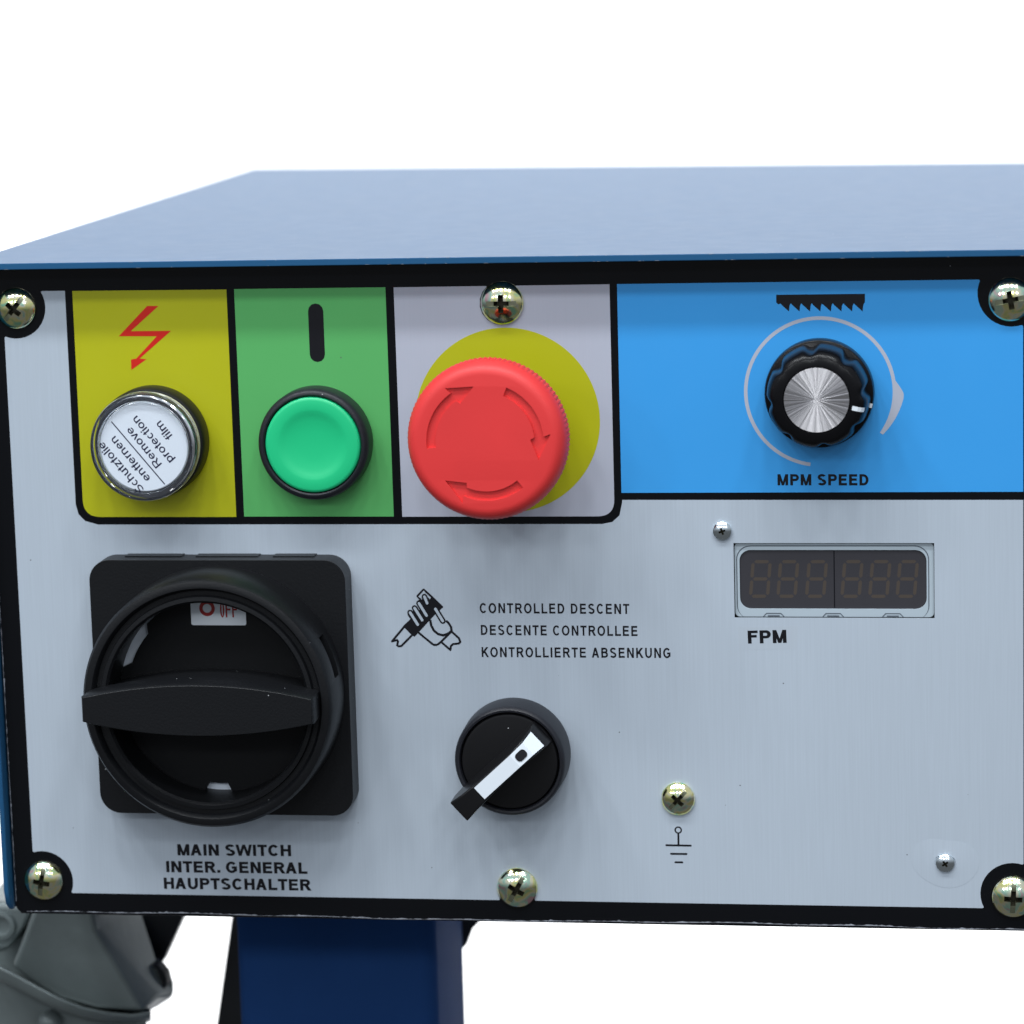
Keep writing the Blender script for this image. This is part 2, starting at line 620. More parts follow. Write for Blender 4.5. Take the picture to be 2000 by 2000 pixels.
    if ch == 'n':
        return 0.77, [R(.07, 0, .07 + t, x), R(.69 - t, 0, .69, .45), A(.38, .43, .31, .31, 0, 180)]
    if ch == 'o':
        return 0.78, [A(.39, x / 2, .34, x / 2, 0, 180), A(.39, x / 2, .34, x / 2, 180, 360)]
    if ch == 'p':
        return 0.78, [R(.07, -.27, .07 + t, x), A(.39, x / 2, .33, x / 2, 0, 180), A(.39, x / 2, .33, x / 2, 180, 360)]
    if ch == 'r':
        return 0.46, [R(.07, 0, .07 + t, x), A(.40, .42, .32, .32, 90, 165)]
    if ch == 't':
        return 0.39, [R(.12, .15, .12 + t, .93), R(.0, x - u, .36, x), A(.30, .17, .18, .18, 180, 285)]
    if ch == 'u':
        return 0.77, [R(.07, .3, .07 + t, x), R(.69 - t, 0, .69, x), A(.38, .31, .31, .32, 180, 360)]
    if ch == 'v':
        return 0.68, [D(.34, 0, .08, x), D(.34, 0, .60, x)]
    if ch == 'z':
        return 0.68, [R(.04, 0, .62, u), R(.06, x - u, .61, x), D(.10, u * .6, .54, x - u * .6)]
    return 0.5, []


def write(text, p0, p1, cap, name, material, parent, root, h=0.0, t=0.2, u=None, space=0.0, lay=0.06, label=None):
    """letters from baseline start p0 to baseline end p1 (panel mm, Y down); cap height in mm"""
    u = u or t * 0.86
    gl = [glyph(c, t, u) for c in text]
    total = sum(g[0] for g in gl) + space * (len(gl) - 1) - 0.13
    dx, dz = p1[0] - p0[0], -(p1[1] - p0[1])
    length = math.hypot(dx, dz)
    ux, uz = dx / length, dz / length
    sx = length / total
    b = B()
    cur = -0.075
    for adv, polys in gl:
        for poly in polys:
            pts = []
            for (x, y) in poly:
                a, c = (cur + x) * sx, y * cap
                pts.append((p0[0] - root[0] + a * ux - c * uz, -(p0[1] - root[1]) + a * uz + c * ux))
            b.fill(pts, h=lift(h + lay))
        cur += adv + space
    o = b.make(name, material, parent, smooth=0, recalc=False)
    if label:
        o['label'] = label
    return o


# ================================================================== backdrop
b = B()
b.box(-4500, 4500, -3500, 3000, -10, 0)
bk = b.make('backdrop', 'wall', smooth=0)
bk.location = CEN + Vector((0, 1.75, 0))
bk['kind'] = 'structure'

# ================================================================== the control box
box = thing('control_box', 0, 0, 0, 'blue enamelled steel control box with a black-bordered label on its front', 'control box')
XR = 266.5                                             # right edge of the faceplate
XL = -5.6
YB = 166.3
hole = [P(1432.5, 1060.6), P(1823.5, 1060.6), P(1826.5, 1207), P(1435, 1206)]
hx0, hx1 = (hole[0][0] + hole[3][0]) / 2, (hole[1][0] + hole[2][0]) / 2
hy0, hy1 = (hole[0][1] + hole[1][1]) / 2, (hole[2][1] + hole[3][1]) / 2
holep = [(hx0, -hy1), (hx1, -hy1), (hx1, -hy0), (hx0, -hy0)]

# faceplate with rounded corners and the window for the display
b = B()
b.prism(rrect(XL, XR, -YB, 5.6, 2.6), -1.6, 0, holes=[holep])
face = b.make('faceplate', 'film', box, bevel=0.25)
# lifted film along the lower and left edges of the faceplate
def wavy(name, pts_fn, n, parent, w0, w1, lay):
    b = B()
    a, c = [], []
    wv = [random.random() for _ in range(n + 4)]
    for i in range(n + 1):
        (x, z), (nx, nz) = pts_fn(i / n)
        w = w0 + (w1 - w0) * (0.5 * wv[i] + 0.3 * wv[i // 3] + 0.2 * wv[i // 7])
        if random.random() < 0.08:
            w *= 1.7
        a.append(b.v(x, z, lay))
        c.append(b.v(x + nx * w, z + nz * w, lay + 0.05))
    for i in range(n):
        b.face([a[i], a[i + 1], c[i + 1], c[i]])
    return b.make(name, 'edge', parent, smooth=60)
wavy('film_edge', lambda t: ((-2.5 + 268 * t, -YB + 0.42 + 0.22 * math.sin(t * 11) + 0.12 * math.sin(t * 47)), (0, 1)), 420, box, 0.03, 0.42, 0.07)
wavy('film_edge', lambda t: ((XL + 0.25, -60 - 103 * t), (1, 0)), 160, box, 0.02, 0.22, 0.06)

# back wall of the plate (the shadow line under the plate)
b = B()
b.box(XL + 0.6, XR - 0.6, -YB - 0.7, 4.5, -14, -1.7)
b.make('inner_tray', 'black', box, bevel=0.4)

# lid: sheet metal, its front edge overhanging the faceplate
LT, LU, OV = -7.95, -6.35, 8.0
fl = (-8.2, OV)
bl = PY(496, 329, LT)
br = PY(2000, 317, LT)
br2 = (br[0] + 10, br[1] - 1.5)
outline = [(fl[0], OV), (XR + 8, OV), (br2[0], -br2[1]), (bl[0], -bl[1])]     # (X, h)
b = B()
top = [b.v(x, -LT, h) for x, h in outline]
bot = [b.v(x, -LU, h) for x, h in outline]
b.face(top)
b.face(bot[::-1])
b.wall(top, bot)
b.make('lid', 'paint', box, bevel=0.16, seg=2)
# small chips along the front edge of the lid
b = B()
for i in range(46):
    x = random.uniform(-6, 266)
    w = random.uniform(0.15, 1.4)
    z = -LU + random.choice((0.06, 1.50)) + random.uniform(-0.04, 0.04)
    b.fill([(x, z), (x + w, z + 0.02), (x + w * 0.7, z + random.uniform(0.05, 0.13)), (x + w * 0.1, z + 0.08)], h=OV + 0.012)
b.make('paint_chips', 'chip', box, smooth=0)['kind'] = 'stuff'

# side sheets, rear and floor of the box
def side(x0, x1):
    b = B()
    pts = [(-3.6, -6.4), (-3.6, 159.5), (-2.4, 163.2), (0, 165.3), (330, 165.3), (330, -6.4)]   # (Z, Y)
    l = [b.v(x0, -y, -z) for z, y in pts]
    r = [b.v(x1, -y, -z) for z, y in pts]
    b.face(l)
    b.face(r[::-1])
    b.wall(l, r)
    return b.make('side_panel', 'paint', box, bevel=0.3)
side(-7.5, -6.15)
side(XR + 0.8, XR + 2.2)
b = B()
b.box(-6.1, XR + 0.75, -164.6, 6.3, -330, -328)
b.make('rear_panel', 'paint', box)
b = B()
b.box(-6.1, XR + 0.75, -164.6, -163.2, -327.9, -14.2)
b.make('bottom_panel', 'navy_paint', box)


# ------------------------------------------------------------------ printed label fields (children of the box)
def L2(pts, h=0.0):
    out = []
    for p in pts:
        X, Y = P(p[0], p[1], h)
        out.append((X, -Y))
    return out


def fillet(poly, r, idx=None, n=5):
    out = []
    N_ = len(poly)
    for i, p in enumerate(poly):
        if idx is not None and i not in idx:
            out.append(p)
            continue
        a, c = Vector(poly[i - 1]), Vector(poly[(i + 1) % N_])
        q = Vector(p)
        rr = r[idx.index(i)] if isinstance(r, (list, tuple)) else r
        d1 = min(rr, (a - q).length * 0.49)
        d2 = min(rr, (c - q).length * 0.49)
        s = q + (a - q).normalized() * d1
        e = q + (c - q).normalized() * d2
        for k in range(n + 1):
            t = k / n
            out.append(tuple(s * (1 - t) ** 2 + q * 2 * t * (1 - t) + e * t * t))
    return out


def sheet(name, pts, material, h=0.05, holes=(), parent=box, label=None):
    b = B()
    b.prism(pts, 0.004, h, holes=holes, back=False)
    o = b.make(name, material, parent, smooth=0)
    if label:
        o['label'] = label
    return o


XI1 = P(1998.4, 800)[0]            # inner right edge of the grey field
YI1 = 160.5
cTL = P(29, 600)
cTR = P(1976, 572)
cBL = P(85, 1720)
cBR = P(1978, 1746)
cTM = P(979, 592)
cBM = P(1010, 1740)
RC8 = 8.15


def isect_circle_y(c, r, y, sgn):
    return c[0] + sgn * math.sqrt(max(0, r * r - (y - c[1]) ** 2))


def isect_circle_x(c, r, x, sgn):
    return c[1] + sgn * math.sqrt(max(0, r * r - (x - c[0]) ** 2))


def arc_pts(c, r, pa, pb, n=14, ccw=True):
    a0 = math.atan2(-(pa[1] - c[1]), pa[0] - c[0])
    a1 = math.atan2(-(pb[1] - c[1]), pb[0] - c[0])
    if ccw and a1 < a0:
        a1 += 2 * math.pi
    if not ccw and a1 > a0:
        a1 -= 2 * math.pi
    return [(c[0] + r * math.cos(a0 + (a1 - a0) * i / n), c[1] - r * math.sin(a0 + (a1 - a0) * i / n)) for i in range(n + 1)]


def roundj(pts, flags, r=0.7):
    """pts in panel (X,Y); flags: indices to round"""
    return fillet([(p[0], -p[1]) for p in pts], r, flags)


# grey field, walked clockwise from the top strip left of the yellow field
fo = [P(126.8, 568.5), P(148, 985), P(191.7, 1024.6), P(1176, 1023.4), P(1215, 982), P(1215.5, 976.4), P(1998.4, 976.4)]
ta = (isect_circle_y(cTL, RC8, 0.0, 1), 0.0)
tb = (0.0, isect_circle_x(cTL, RC8, 0.0, 1))
ba = (0.0, isect_circle_x(cBL, RC8, 0.0, -1))
bb = (isect_circle_y(cBL, RC8, YI1, 1), YI1)
ra = (isect_circle_y(cBR, RC8, YI1, -1), YI1)
rb = (XI1, isect_circle_x(cBR, RC8, XI1, -1))
RM = 5.15
ma = (isect_circle_y(cBM, RM, YI1, -1), YI1)
mb = (isect_circle_y(cBM, RM, YI1, 1), YI1)
pts = []
flags = []
def add(ps, fl=()):
    for i, p in enumerate(ps):
        if i in fl:
            flags.append(len(pts))
        pts.append(p)
add([ta, (fo[0][0], 0.0)], (0,))
x0 = fo[0][0]
x1 = fo[1][0]
# rounded lower left corner of the black frame
add([fo[1], (fo[1][0] + 0.6, fo[1][1] + 2.6), (fo[1][0] + 2.3, fo[1][1] + 4.4), fo[2]])
add([fo[3], (fo[3][0] + 2.6, fo[3][1] - 0.5), (fo[3][0] + 4.5, fo[3][1] - 2.2), fo[4], fo[5], (XI1, fo[6][1])])
add([rb], (0,))
add(arc_pts(cBR, RC8, rb, ra, 14, True)[1:-1])
add([ra, mb], (0, 1))
add(arc_pts(cBM, RM, mb, ma, 12, True)[1:-1])
add([ma, bb], (0, 1))
add(arc_pts(cBL, RC8, bb, ba, 14, True)[1:-1])
add([ba, tb], (0, 1))
add(arc_pts(cTL, RC8, tb, ta, 14, True)[1:-1])
greyp = roundj(pts, flags, 0.55)
sheet('grey_field', greyp, 'grey', 0.05, holes=[[(hx0, -hy1), (hx1, -hy1), (hx1, -hy0), (hx0, -hy0)]], label='brushed silver grey field of the front label')

# yellow, green, estop and blue fields
ye = [(141.2, 568.3), (442.2, 565.6), (461.6, 1009.8), (194, 1009.8), (170, 1001.5), (161.9, 978)]
yp = L2(ye)
yp = L2([(141.2, 568.3), (442.2, 565.4), (461.6, 1009.6), (161.5 + 1.8, 1009.6)])
yp = fillet(yp, 4.6, [3], 10)
sheet('yellow_field', yp, 'yellow', label='yellow field of the label around the indicator lamp')
sheet('green_field', L2([(457.2, 564.6), (752.7, 561.0), (769.1, 1008.8), (477, 1008.8)]), 'green', label='green field of the label around the start button')
RT = 5.55
ep = [P(768.8, 561.2), P(1190.4, 555.2), P(1200.4, 1008.4), P(785.8, 1009.2)]
ey = (ep[0][1] + ep[1][1]) / 2
ea = (isect_circle_y(cTM, RT, ey, -1), ey)
eb = (isect_circle_y(cTM, RT, ey, 1), ey)
pp = [ep[0], ea] + arc_pts(cTM, RT, ea, eb, 14, True)[1:-1] + [eb, ep[1], ep[2], ep[3]]
n_ = len(pp)
es = fillet([(p[0], -p[1]) for p in pp], [0.6, 0.6, 4.4], [1, n_ - 4, n_ - 2], 8)
sheet('pale_grey_field', es, 'grey2', label='pale lilac grey field behind the emergency stop')
bp_ = [P(1205.1, 554.8), P(1899.7, 545.8), P(1998.5, 640), P(1998.5, 960.4), P(1213.8, 962.6)]
ty = bp_[0][1]
ba_ = (isect_circle_y(cTR, RC8 + 0.2, ty, -1), ty)
bb_ = (XI1, isect_circle_x(cTR, RC8 + 0.2, XI1, 1))
pp = [bp_[0], ba_] + arc_pts(cTR, RC8 + 0.2, ba_, bb_, 14, True)[1:-1] + [bb_, bp_[3], bp_[4]]
bs = fillet([(p[0], -p[1]) for p in pp], [0.6, 0.6], [1, len(pp) - 3], 6)
sheet('blue_field', bs, 'blue', label='sky blue field of the label around the speed dial')

# yellow disc of the emergency stop
cE = P(984.5, 823.5)
sheet('yellow_disc', circ(P(991, 821)[0], -P(991, 821)[1], 23.65, n=96), 'yellow', 0.085, label='yellow disc behind the red emergency stop')

# printed symbols -----------------------------------------------------------------
Z1 = lambda x, y: (120 + x / 2.9273, 520 + y / 2.9273)
sheet('lightning_symbol', L2([Z1(*p) for p in ((490, 227), (555, 227), (397, 371), (627, 369), (447, 528), (487, 531), (400, 593), (398, 533), (428, 528), (545, 400), (328, 400))]), 'bolt', 0.075,
      label='red lightning bolt arrow printed on yellow')
b = B()
stroke(b, L2([(616.6, 607.6), (619.9, 692.0)]), 3.95, 0.07)
b.make('start_symbol', 'ink', box, smooth=0, recalc=False)['label'] = 'black upright bar printed on green'
Z3 = lambda x, y: (1380 + x / 3.1161, 540 + y / 3.1161)
saw = [(424, 111), (964, 105), (964, 158), (958, 164)]
tips = [950, 886, 821, 757, 693, 630, 566, 502]
for i, tx in enumerate(tips):
    saw += [(tx + 3, 180), (tx, 213), (tx - 46, 172), (tx - 52, 164)]
    if i < 7:
        saw += [(tx - 56, 166)]
saw += [(436, 170), (424, 158)]
sheet('saw_blade_symbol', L2([Z3(*p) for p in saw]), 'ink', 0.07, label='black toothed saw blade printed on blue')
cK = P(1601.3, 765.3)
b = B()
ro, ri = 18.75, 17.8
def AB(r0, r1, a0, a1, n=70):
    q = [(cK[0] + r0 * math.cos(math.radians(a0 + (a1 - a0) * i / n)), -cK[1] + r0 * math.sin(math.radians(a0 + (a1 - a0) * i / n))) for i in range(n + 1)]
    w = [(cK[0] + r1(i / n) * math.cos(math.radians(a0 + (a1 - a0) * i / n)), -cK[1] + r1(i / n) * math.sin(math.radians(a0 + (a1 - a0) * i / n))) for i in range(n + 1)]
    return q + w[::-1]
b.fill(AB(18.05, lambda t: 18.95, 262, 8), h=0.07)
b.fill(AB(18.05, lambda t: 18.95 + (1.85 * min(t / 0.22, 1) if t < 0.3 else 1.85 * (1 - (t - 0.3) / 0.7)), 8, -35, 30), h=0.07)
b.make('speed_scale', 'silverprint', box, smooth=0, recalc=False)['label'] = 'grey curved scale printed round the speed dial'

def wr(text, a, c, cap_px, name='lettering', **k):
    p0, p1 = P(*a), P(*c)
    cap = cap_px / (FPX / 830.0)
    return write(text, p0, p1, cap, name, k.pop('material', 'ink'), box, (0, 0), **k)

wr('MAIN SWITCH', (347.0, 1670.6), (569.6, 1672.2), 23.4, t=0.255, label='printed words MAIN SWITCH')
wr('INTER. GENERAL', (325.2, 1703.4), (600.2, 1706.6), 23.4, t=0.255, label='printed words INTER. GENERAL')
wr('HAUPTSCHALTER', (320.6, 1735.8), (607.4, 1739.4), 23.4, t=0.255, label='printed word HAUPTSCHALTER')
wr('MPM SPEED', (1518.6, 947.8), (1697.2, 948.0), 21.6, t=0.25, space=0.03, label='printed words MPM SPEED')
wr('CONTROLLED DESCENT', (937.6, 1197.3), (1229.0, 1199.2), 20.0, t=0.215, space=0.13, label='printed words CONTROLLED DESCENT')
wr('DESCENTE CONTROLLEE', (939.4, 1240.0), (1245.6, 1242.2), 20.0, t=0.215, space=0.13, label='printed words DESCENTE CONTROLLEE')
wr('KONTROLLIERTE ABSENKUNG', (941.0, 1283.2), (1310.6, 1285.2), 20.0, t=0.215, space=0.13, label='printed words KONTROLLIERTE ABSENKUNG')
sheet('sticker', L2([(1441, 1224), (1559, 1222), (1557, 1267), (1443, 1270)]), 'sticker', 0.062, label='thin clear sticker reading FPM')
wr('FPM', (1461.0, 1257.0), (1537.2, 1255.2), 25.5, t=0.26, u=0.20, lay=0.08, label='bold black letters FPM')

# earth symbol
Z6 = lambda x, y: (1240 + x / 8.05, 1480 + y / 8.05)
b = B()
c6 = L2([Z6(682, 1136)])[0]
b.fill(circ(*c6, 0.98, n=28), [circ(*c6, 0.60, n=24)[::-1]], h=0.07)
w6 = 0.5
for a, c in (((684, 1195), (686, 1372)), ((497, 1373), (878, 1380)), ((568, 1508), (812, 1511)), ((638, 1641), (746, 1643))):
    stroke(b, L2([Z6(*a), Z6(*c)]), w6, 0.07)
b.make('earth_symbol', 'ink', box, smooth=0, recalc=False)['label'] = 'black earthing symbol printed below a screw'

# hand on lever symbol
ZH = lambda x, y: (750 + x / 11.365, 1140 + y / 11.365)
LH = lambda *ps: L2([ZH(*p) for p in ps])
b = B()
wl = 0.56
b.fill(LH((420, 942), (790, 590), (760, 360), (860, 340), (1050, 300), (1310, 520), (1262, 570), (1120, 700), (680, 1180), (625, 1150)), h=0.062)
stroke(b, LH((880, 128), (742, 275), (800, 335)), wl, 0.07)
stroke(b, LH((880, 128), (1080, 310), (1290, 515)), wl, 0.07)
stroke(b, LH((440, 965), (180, 1278)), wl, 0.07)
stroke(b, LH((180, 1278), (290, 1250), (312, 1280), (292, 1365), (325, 1388), (385, 1382), (610, 1155)), wl, 0.07)
stroke(b, LH((770, 1085), (1060, 1325), (1110, 1355), (1165, 1358), (1220, 1330), (1270, 1285), (1500, 1060)), wl, 0.07)
stroke(b, LH((1285, 1305), (1475, 1470), (1485, 1385), (1530, 1340), (1660, 1325), (1695, 1290), (1662, 1205), (1505, 1065)), wl, 0.07)
stroke(b, LH((1030, 820), (1050, 930), (1110, 1040), (1200, 1115), (1310, 1145), (1420, 1110), (1500, 1050)), wl * 1.15, 0.07)
stroke(b, LH((1500, 1050), (1490, 960), (1440, 880), (1395, 835)), wl * 1.1, 0.07)
def capsule(b, a, c, w, h):
    q = LH(a, c)
    stroke(b, q, w, h)
fing = [((582, 640), (750, 905)), ((682, 540), (848, 805)), ((780, 435), (945, 705)), ((900, 290), (958, 430)), ((1143, 560), (1305, 825))]
for a, c in fing:
    capsule(b, a, c, 1.55, 0.07)
b.fill(LH((590, 790), (520, 690), (700, 560), (820, 640)), h=0.061)
b.make('hand_symbol', 'ink', box, smooth=0, recalc=False)['label'] = 'black drawing of a hand gripping a lever'
b = B()
for a, c in fing:
    capsule(b, a, c, 0.70, 0.115)
b.fill(LH((885, 150), (930, 205), (850, 235), (825, 330), (765, 285)), h=0.12)
b.fill(LH((985, 255), (1045, 310), (1010, 345)), h=0.123)
b.make('hand_symbol_fingers', 'grey', box, smooth=0, recalc=False)

# ================================================================== screws
def make_screw_mesh(r, hh, slot, mat_):
    b = B()
    prof = [(r * 0.985, -0.3), (r, 0.25)]
    ch = hh - 0.75
    Rs = (r * r + ch * ch) / (2 * ch)
    a1 = math.asin(r / Rs)
    prof.append((r, 0.60))
    for i in range(0, 11):
        a = a1 * (1 - i / 10)
        prof.append((Rs * math.sin(a) * (0.985 if i == 0 else 1), hh - Rs * (1 - math.cos(a))))
    b.lathe([(0, -0.3)] + prof, 56)
    o = b.make('head', mat_, None, smooth=50)
    c = B()
    k = r / 5.3
    w = 0.78 * k
    # cross recess tapering inwards
    for a in (0, 90):
        ca, sa = math.cos(math.radians(a)), math.sin(math.radians(a))
        pr = [(-3.0 * k, -w), (3.0 * k, -w), (3.0 * k, w), (-3.0 * k, w)]
        pin = [(-1.2 * k, -w * .55), (1.2 * k, -w * .55), (1.2 * k, w * .55), (-1.2 * k, w * .55)]
        f = [c.v(x * ca - z * sa, x * sa + z * ca, hh + 1) for x, z in pr]
        g = [c.v(x * ca - z * sa, x * sa + z * ca, hh - 2.2 * k) for x, z in pin]
        c.face(f)
        c.face(g[::-1])
        c.wall(f, g)
        cu = c.make('cutter', 'cross_shade', None, smooth=0)
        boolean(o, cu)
        c = B()
    if slot:
        c.prism([(-r * 1.2, -0.62), (r * 1.2, -0.62), (r * 1.2, 0.62), (-r * 1.2, 0.62)], hh - 1.0, hh + 1)
        boolean(o, c.make('cutter', 'slotm', None, smooth=0))
    else:
        c.bm.free()
    me = o.data
    bpy.data.objects.remove(o)
    return me


big = make_screw_mesh(5.3, 2.9, True, 'zinc')
small = make_screw_mesh(2.35, 1.5, False, 'steel')


def screw(px, py, hh, me, rot, label, group, scale=1.0, washer=False):
    """(px, py) is the photographed centre of the head at height hh/2"""
    X, Y = P(px, py, hh * 0.4)
    t = thing('machine_screw', X, Y, 0.05, label, 'screw', group)
    o = bpy.data.objects.new('head', me)
    COL.objects.link(o)
    o.parent = t
    o.rotation_euler = (0, -math.radians(rot), 0)
    o.scale = (scale, scale, scale)
    return t


G1 = 'zinc plated pan head screws holding the front label'
screw(29, 603, 2.9, big, 50, 'plated screw in the black corner beside the strip left of the yellow field', G1)
screw(979.6, 592.5, 2.9, big, 0, 'plated screw above the red emergency stop with a level slot', G1, 1.03)
screw(1973.5, 585.5, 2.9, big, 10, 'plated screw in the black corner of the sky blue field', G1, 1.02)
screw(83.5, 1721.5, 2.9, big, 80, 'plated screw in the black corner beside the words MAIN SWITCH', G1)
screw(1009.5, 1735.5, 2.9, big, 60, 'plated screw on the lower border under the selector switch', G1, 1.0)
screw(1979.0, 1753.5, 2.9, big, 87, 'plated screw in the black lower corner beside the tiny silver screw', G1, 1.02)
screw(1324, 1561.5, 2.5, big, 47, 'plated screw just above the printed earthing symbol', G1, 0.82)
G2 = 'small silver screws of the display'
screw(1410.6, 1037, 1.5, small, 20, 'small silver cross-head screw just above the display window', G2)
s2 = screw(1846, 1685.8, 1.5, small, 35, 'small silver cross-head screw in a raised blister of the label', G2)
Xs, Ys = P(1840, 1680)
b = B()
prof = [(7.4, 0.035), (6.8, 0.056), (5.5, 0.09), (4.4, 0.13), (3.4, 0.16), (2.3, 0.17)]
b.lathe(prof, 64, rfun=lambda a, k: 1 + 0.16 * math.cos(2 * a + 0.3) + 0.05 * math.sin(3 * a))
bl_ = b.make('film_blister', 'grey', s2, smooth=60)

# ================================================================== indicator lamp
cL = P(303.5, 859.5)
t = thing('indicator_lamp', cL[0], cL[1], 0.05, 'round clear indicator lamp with a lettered white disc on the yellow field', 'indicator lamp')
b = B()
b.lathe([(0, 0), (14.3, 0), (14.4, 0.4), (14.4, 5.2), (14.0, 6.0), (13.4, 6.2), (0, 6.2)], 96)
b.make('collar', 'plastic', t)
b = B()
b.lathe([(12.9, 6.25), (13.5, 6.4), (13.5, 8.3), (13.3, 8.6), (12.9, 8.6)], 96, closed=True)
b.make('retaining_ring', 'cream', t)
b = B()
b.lathe([(11.6, 6.25), (12.85, 6.25), (12.85, 8.5), (13.8, 8.55), (13.8, 8.68), (11.6, 8.68)], 96, closed=True)
b.make('liner', 'liner', t)
b = B()
b.lathe([(13.0, 8.75), (13.95, 9.2), (14.0, 11.8), (13.7, 12.6), (13.1, 13.0), (12.5, 12.8), (11.95, 12.5), (11.75, 11.6), (11.9, 9.4), (12.2, 8.75)], 128, closed=True)
b.make('lens', 'glass', t, smooth=25)
b = B()
b.lathe([(0, 8.65), (11.5, 8.65), (11.55, 11.2), (11.3, 11.45), (0, 11.45)], 96)
b.make('disc', 'base', t)
b = B()
b.lathe([(11.7, 12.2), (11.3, 12.35), (0, 12.4)], 96)
b.make('clear_cover', 'clear', t)
ZL = lambda x, y: P(160 + x / 7.4308, 750 + y / 7.4308, 11.5)
for txt, a, c in (('Schutzfolie', (908, 1525), (300, 826)), ('entfernen', (999, 1359), (480, 746)), ('Remove', (1163, 1155), (710, 611)),
                  ('protection', (1339, 1089), (795, 451)), ('film', (1319, 745), (1139, 522))):
    write(txt, ZL(*a), ZL(*c), 2.15, 'lettering', 'navy', t, cL, h=11.45, t=0.155, lay=0.02, label='printed word ' + txt)
b = B()
q = [ZL(428, 545), ZL(1203, 1455)]
stroke(b, [(p[0] - cL[0], -(p[1] - cL[1])) for p in q], 0.28, 11.48, joints=False)
b.make('divider_line', 'navy', t, smooth=0, recalc=False)

# ================================================================== start button
cG = P(621.5, 861.0)
t = thing('start_button', cG[0], cG[1], 0.05, 'round green push button in a black collar on the green field', 'push button')
b = B()
b.lathe([(0, 0), (14.3, 0), (14.4, 0.4), (14.35, 5.6), (14.0, 6.6), (13.4, 7.1), (12.9, 7.15), (12.55, 6.8), (12.5, 3.0), (0, 3.0)], 96)
b.make('collar', 'plastic2', t)
b = B()
b.lathe([(0, 3.1), (12.3, 3.1), (12.3, 6.6), (12.0, 7.05), (11.4, 7.2), (9.2, 7.15), (8.7, 7.1), (7.8, 6.85), (6.3, 6.55), (3.5, 6.35), (0, 6.3)], 96)
b.make('button_cap', 'btn', t, smooth=50)

# ================================================================== emergency stop
t = thing('emergency_stop', cE[0], cE[1], 0.09, 'red mushroom emergency stop with three engraved arrows on a yellow disc', 'emergency stop')
b = B()
b.lathe([(0, 0), (14.3, 0), (14.4, 0.5), (14.2, 8.5), (13.6, 9.0), (11.0, 9.2), (10.6, 9.6), (10.6, 24.0), (0, 24.0)], 72)
b.make('collar', 'plastic', t)
KN = 100
def arrow(a_tail):
    """clockwise arrow outline, from its tail angle (degrees)"""
    r0, r1 = 12.6, 14.95
    n = 16
    ah, at = a_tail - 62, a_tail - 86
    o = [(r1, a_tail - 62.0 * i / n) for i in range(n + 1)] + [(16.8, ah + 1.5), (14.3, at), (11.5, ah - 2.5)]
    o += [(r0, ah + 62.0 * i / n) for i in range(n + 1)]
    return [(r * math.cos(math.radians(a)), r * math.sin(math.radians(a))) for r, a in o][::-1]
arrows = [arrow(186), arrow(67), arrow(-51)]
b = B()
nh = KN * 4
H0 = 31.0
ring = [(17.0 * math.cos(2 * math.pi * i / nh), 17.0 * math.sin(2 * math.pi * i / nh)) for i in range(nh)]
loops = b.fill(ring, [a[::-1] for a in arrows], h=H0)
for lp, ar in zip(loops[1:], arrows):
    fl_ = b.fill(ar[::-1], h=H0 - 0.8)[0]
    b.wall(lp, fl_)
kn = lambda a, k: 1.0 if k < 7 else 1 + 0.014 * (abs(math.sin(a * KN / 2)) - 0.6)
prof = [(17.0, H0), (17.8, H0 - 0.12), (18.5, H0 - 0.4), (19.2, H0 - 0.95), (19.75, H0 - 1.7), (20.15, H0 - 2.7), (20.32, H0 - 3.4), (20.42, H0 - 4.0), (20.42, H0 - 8.0), (20.0, H0 - 8.6), (14.0, H0 - 9.4), (10.8, H0 - 9.4)]
b.lathe(prof, nh, rfun=kn)
bmesh.ops.remove_doubles(b.bm, verts=b.bm.verts, dist=1e-7)
hd = b.make('mushroom_head', 'red', t, smooth=28)
hd.scale = (0.972, 1, 0.972)
hd.location = (0, 0, -0.0005)

# ================================================================== speed dial
t = thing('speed_dial', cK[0], cK[1], 0.05, 'fluted glossy black dial with a silver cap on the sky blue field', 'dial')
b = B()
b.lathe([(0, 0), (13.3, 0), (13.6, 0.3), (13.6, 3.2), (13.4, 3.9), (12.9, 4.2), (0, 4.4)], 96)
b.make('skirt', 'gloss', t)
sc_ = lambda a, k: 1 - (0.08 * (max(0.0, math.cos(8 * (a - 0.12))) ** 2.2) * (1.0 if k in (1, 2, 3) else 0.75 if k == 4 else 0.3 if k == 5 else 0))
b = B()
b.lathe([(0, 4.3), (12.9, 4.3), (12.55, 10.0), (12.25, 12.3), (11.75, 13.5), (11.1, 14.35), (10.2, 14.8), (8.3, 14.9), (8.1, 14.6), (0, 14.6)], 192, rfun=sc_)
b.make('fluted_grip', 'gloss', t, smooth=50)
b = B()
b.lathe([(0, 14.4), (7.95, 14.4), (7.98, 14.93)] + [(7.6 - 0.4 * i, 14.93) for i in range(19)] + [(0, 14.93)], 128)
b.make('metal_cap', 'spun', t)
b = B()
an = math.radians(-13)
def bar(b, r0, r1, w, h, hh=None):
    b.fill([(r0 * math.cos(an) - s * w * math.sin(an), r0 * math.sin(an) + s * w * math.cos(an)) for s in (1, -1)] +
           [(r1 * math.cos(an) - s * w * math.sin(an), r1 * math.sin(an) + s * w * math.cos(an)) for s in (-1, 1)], h=h)
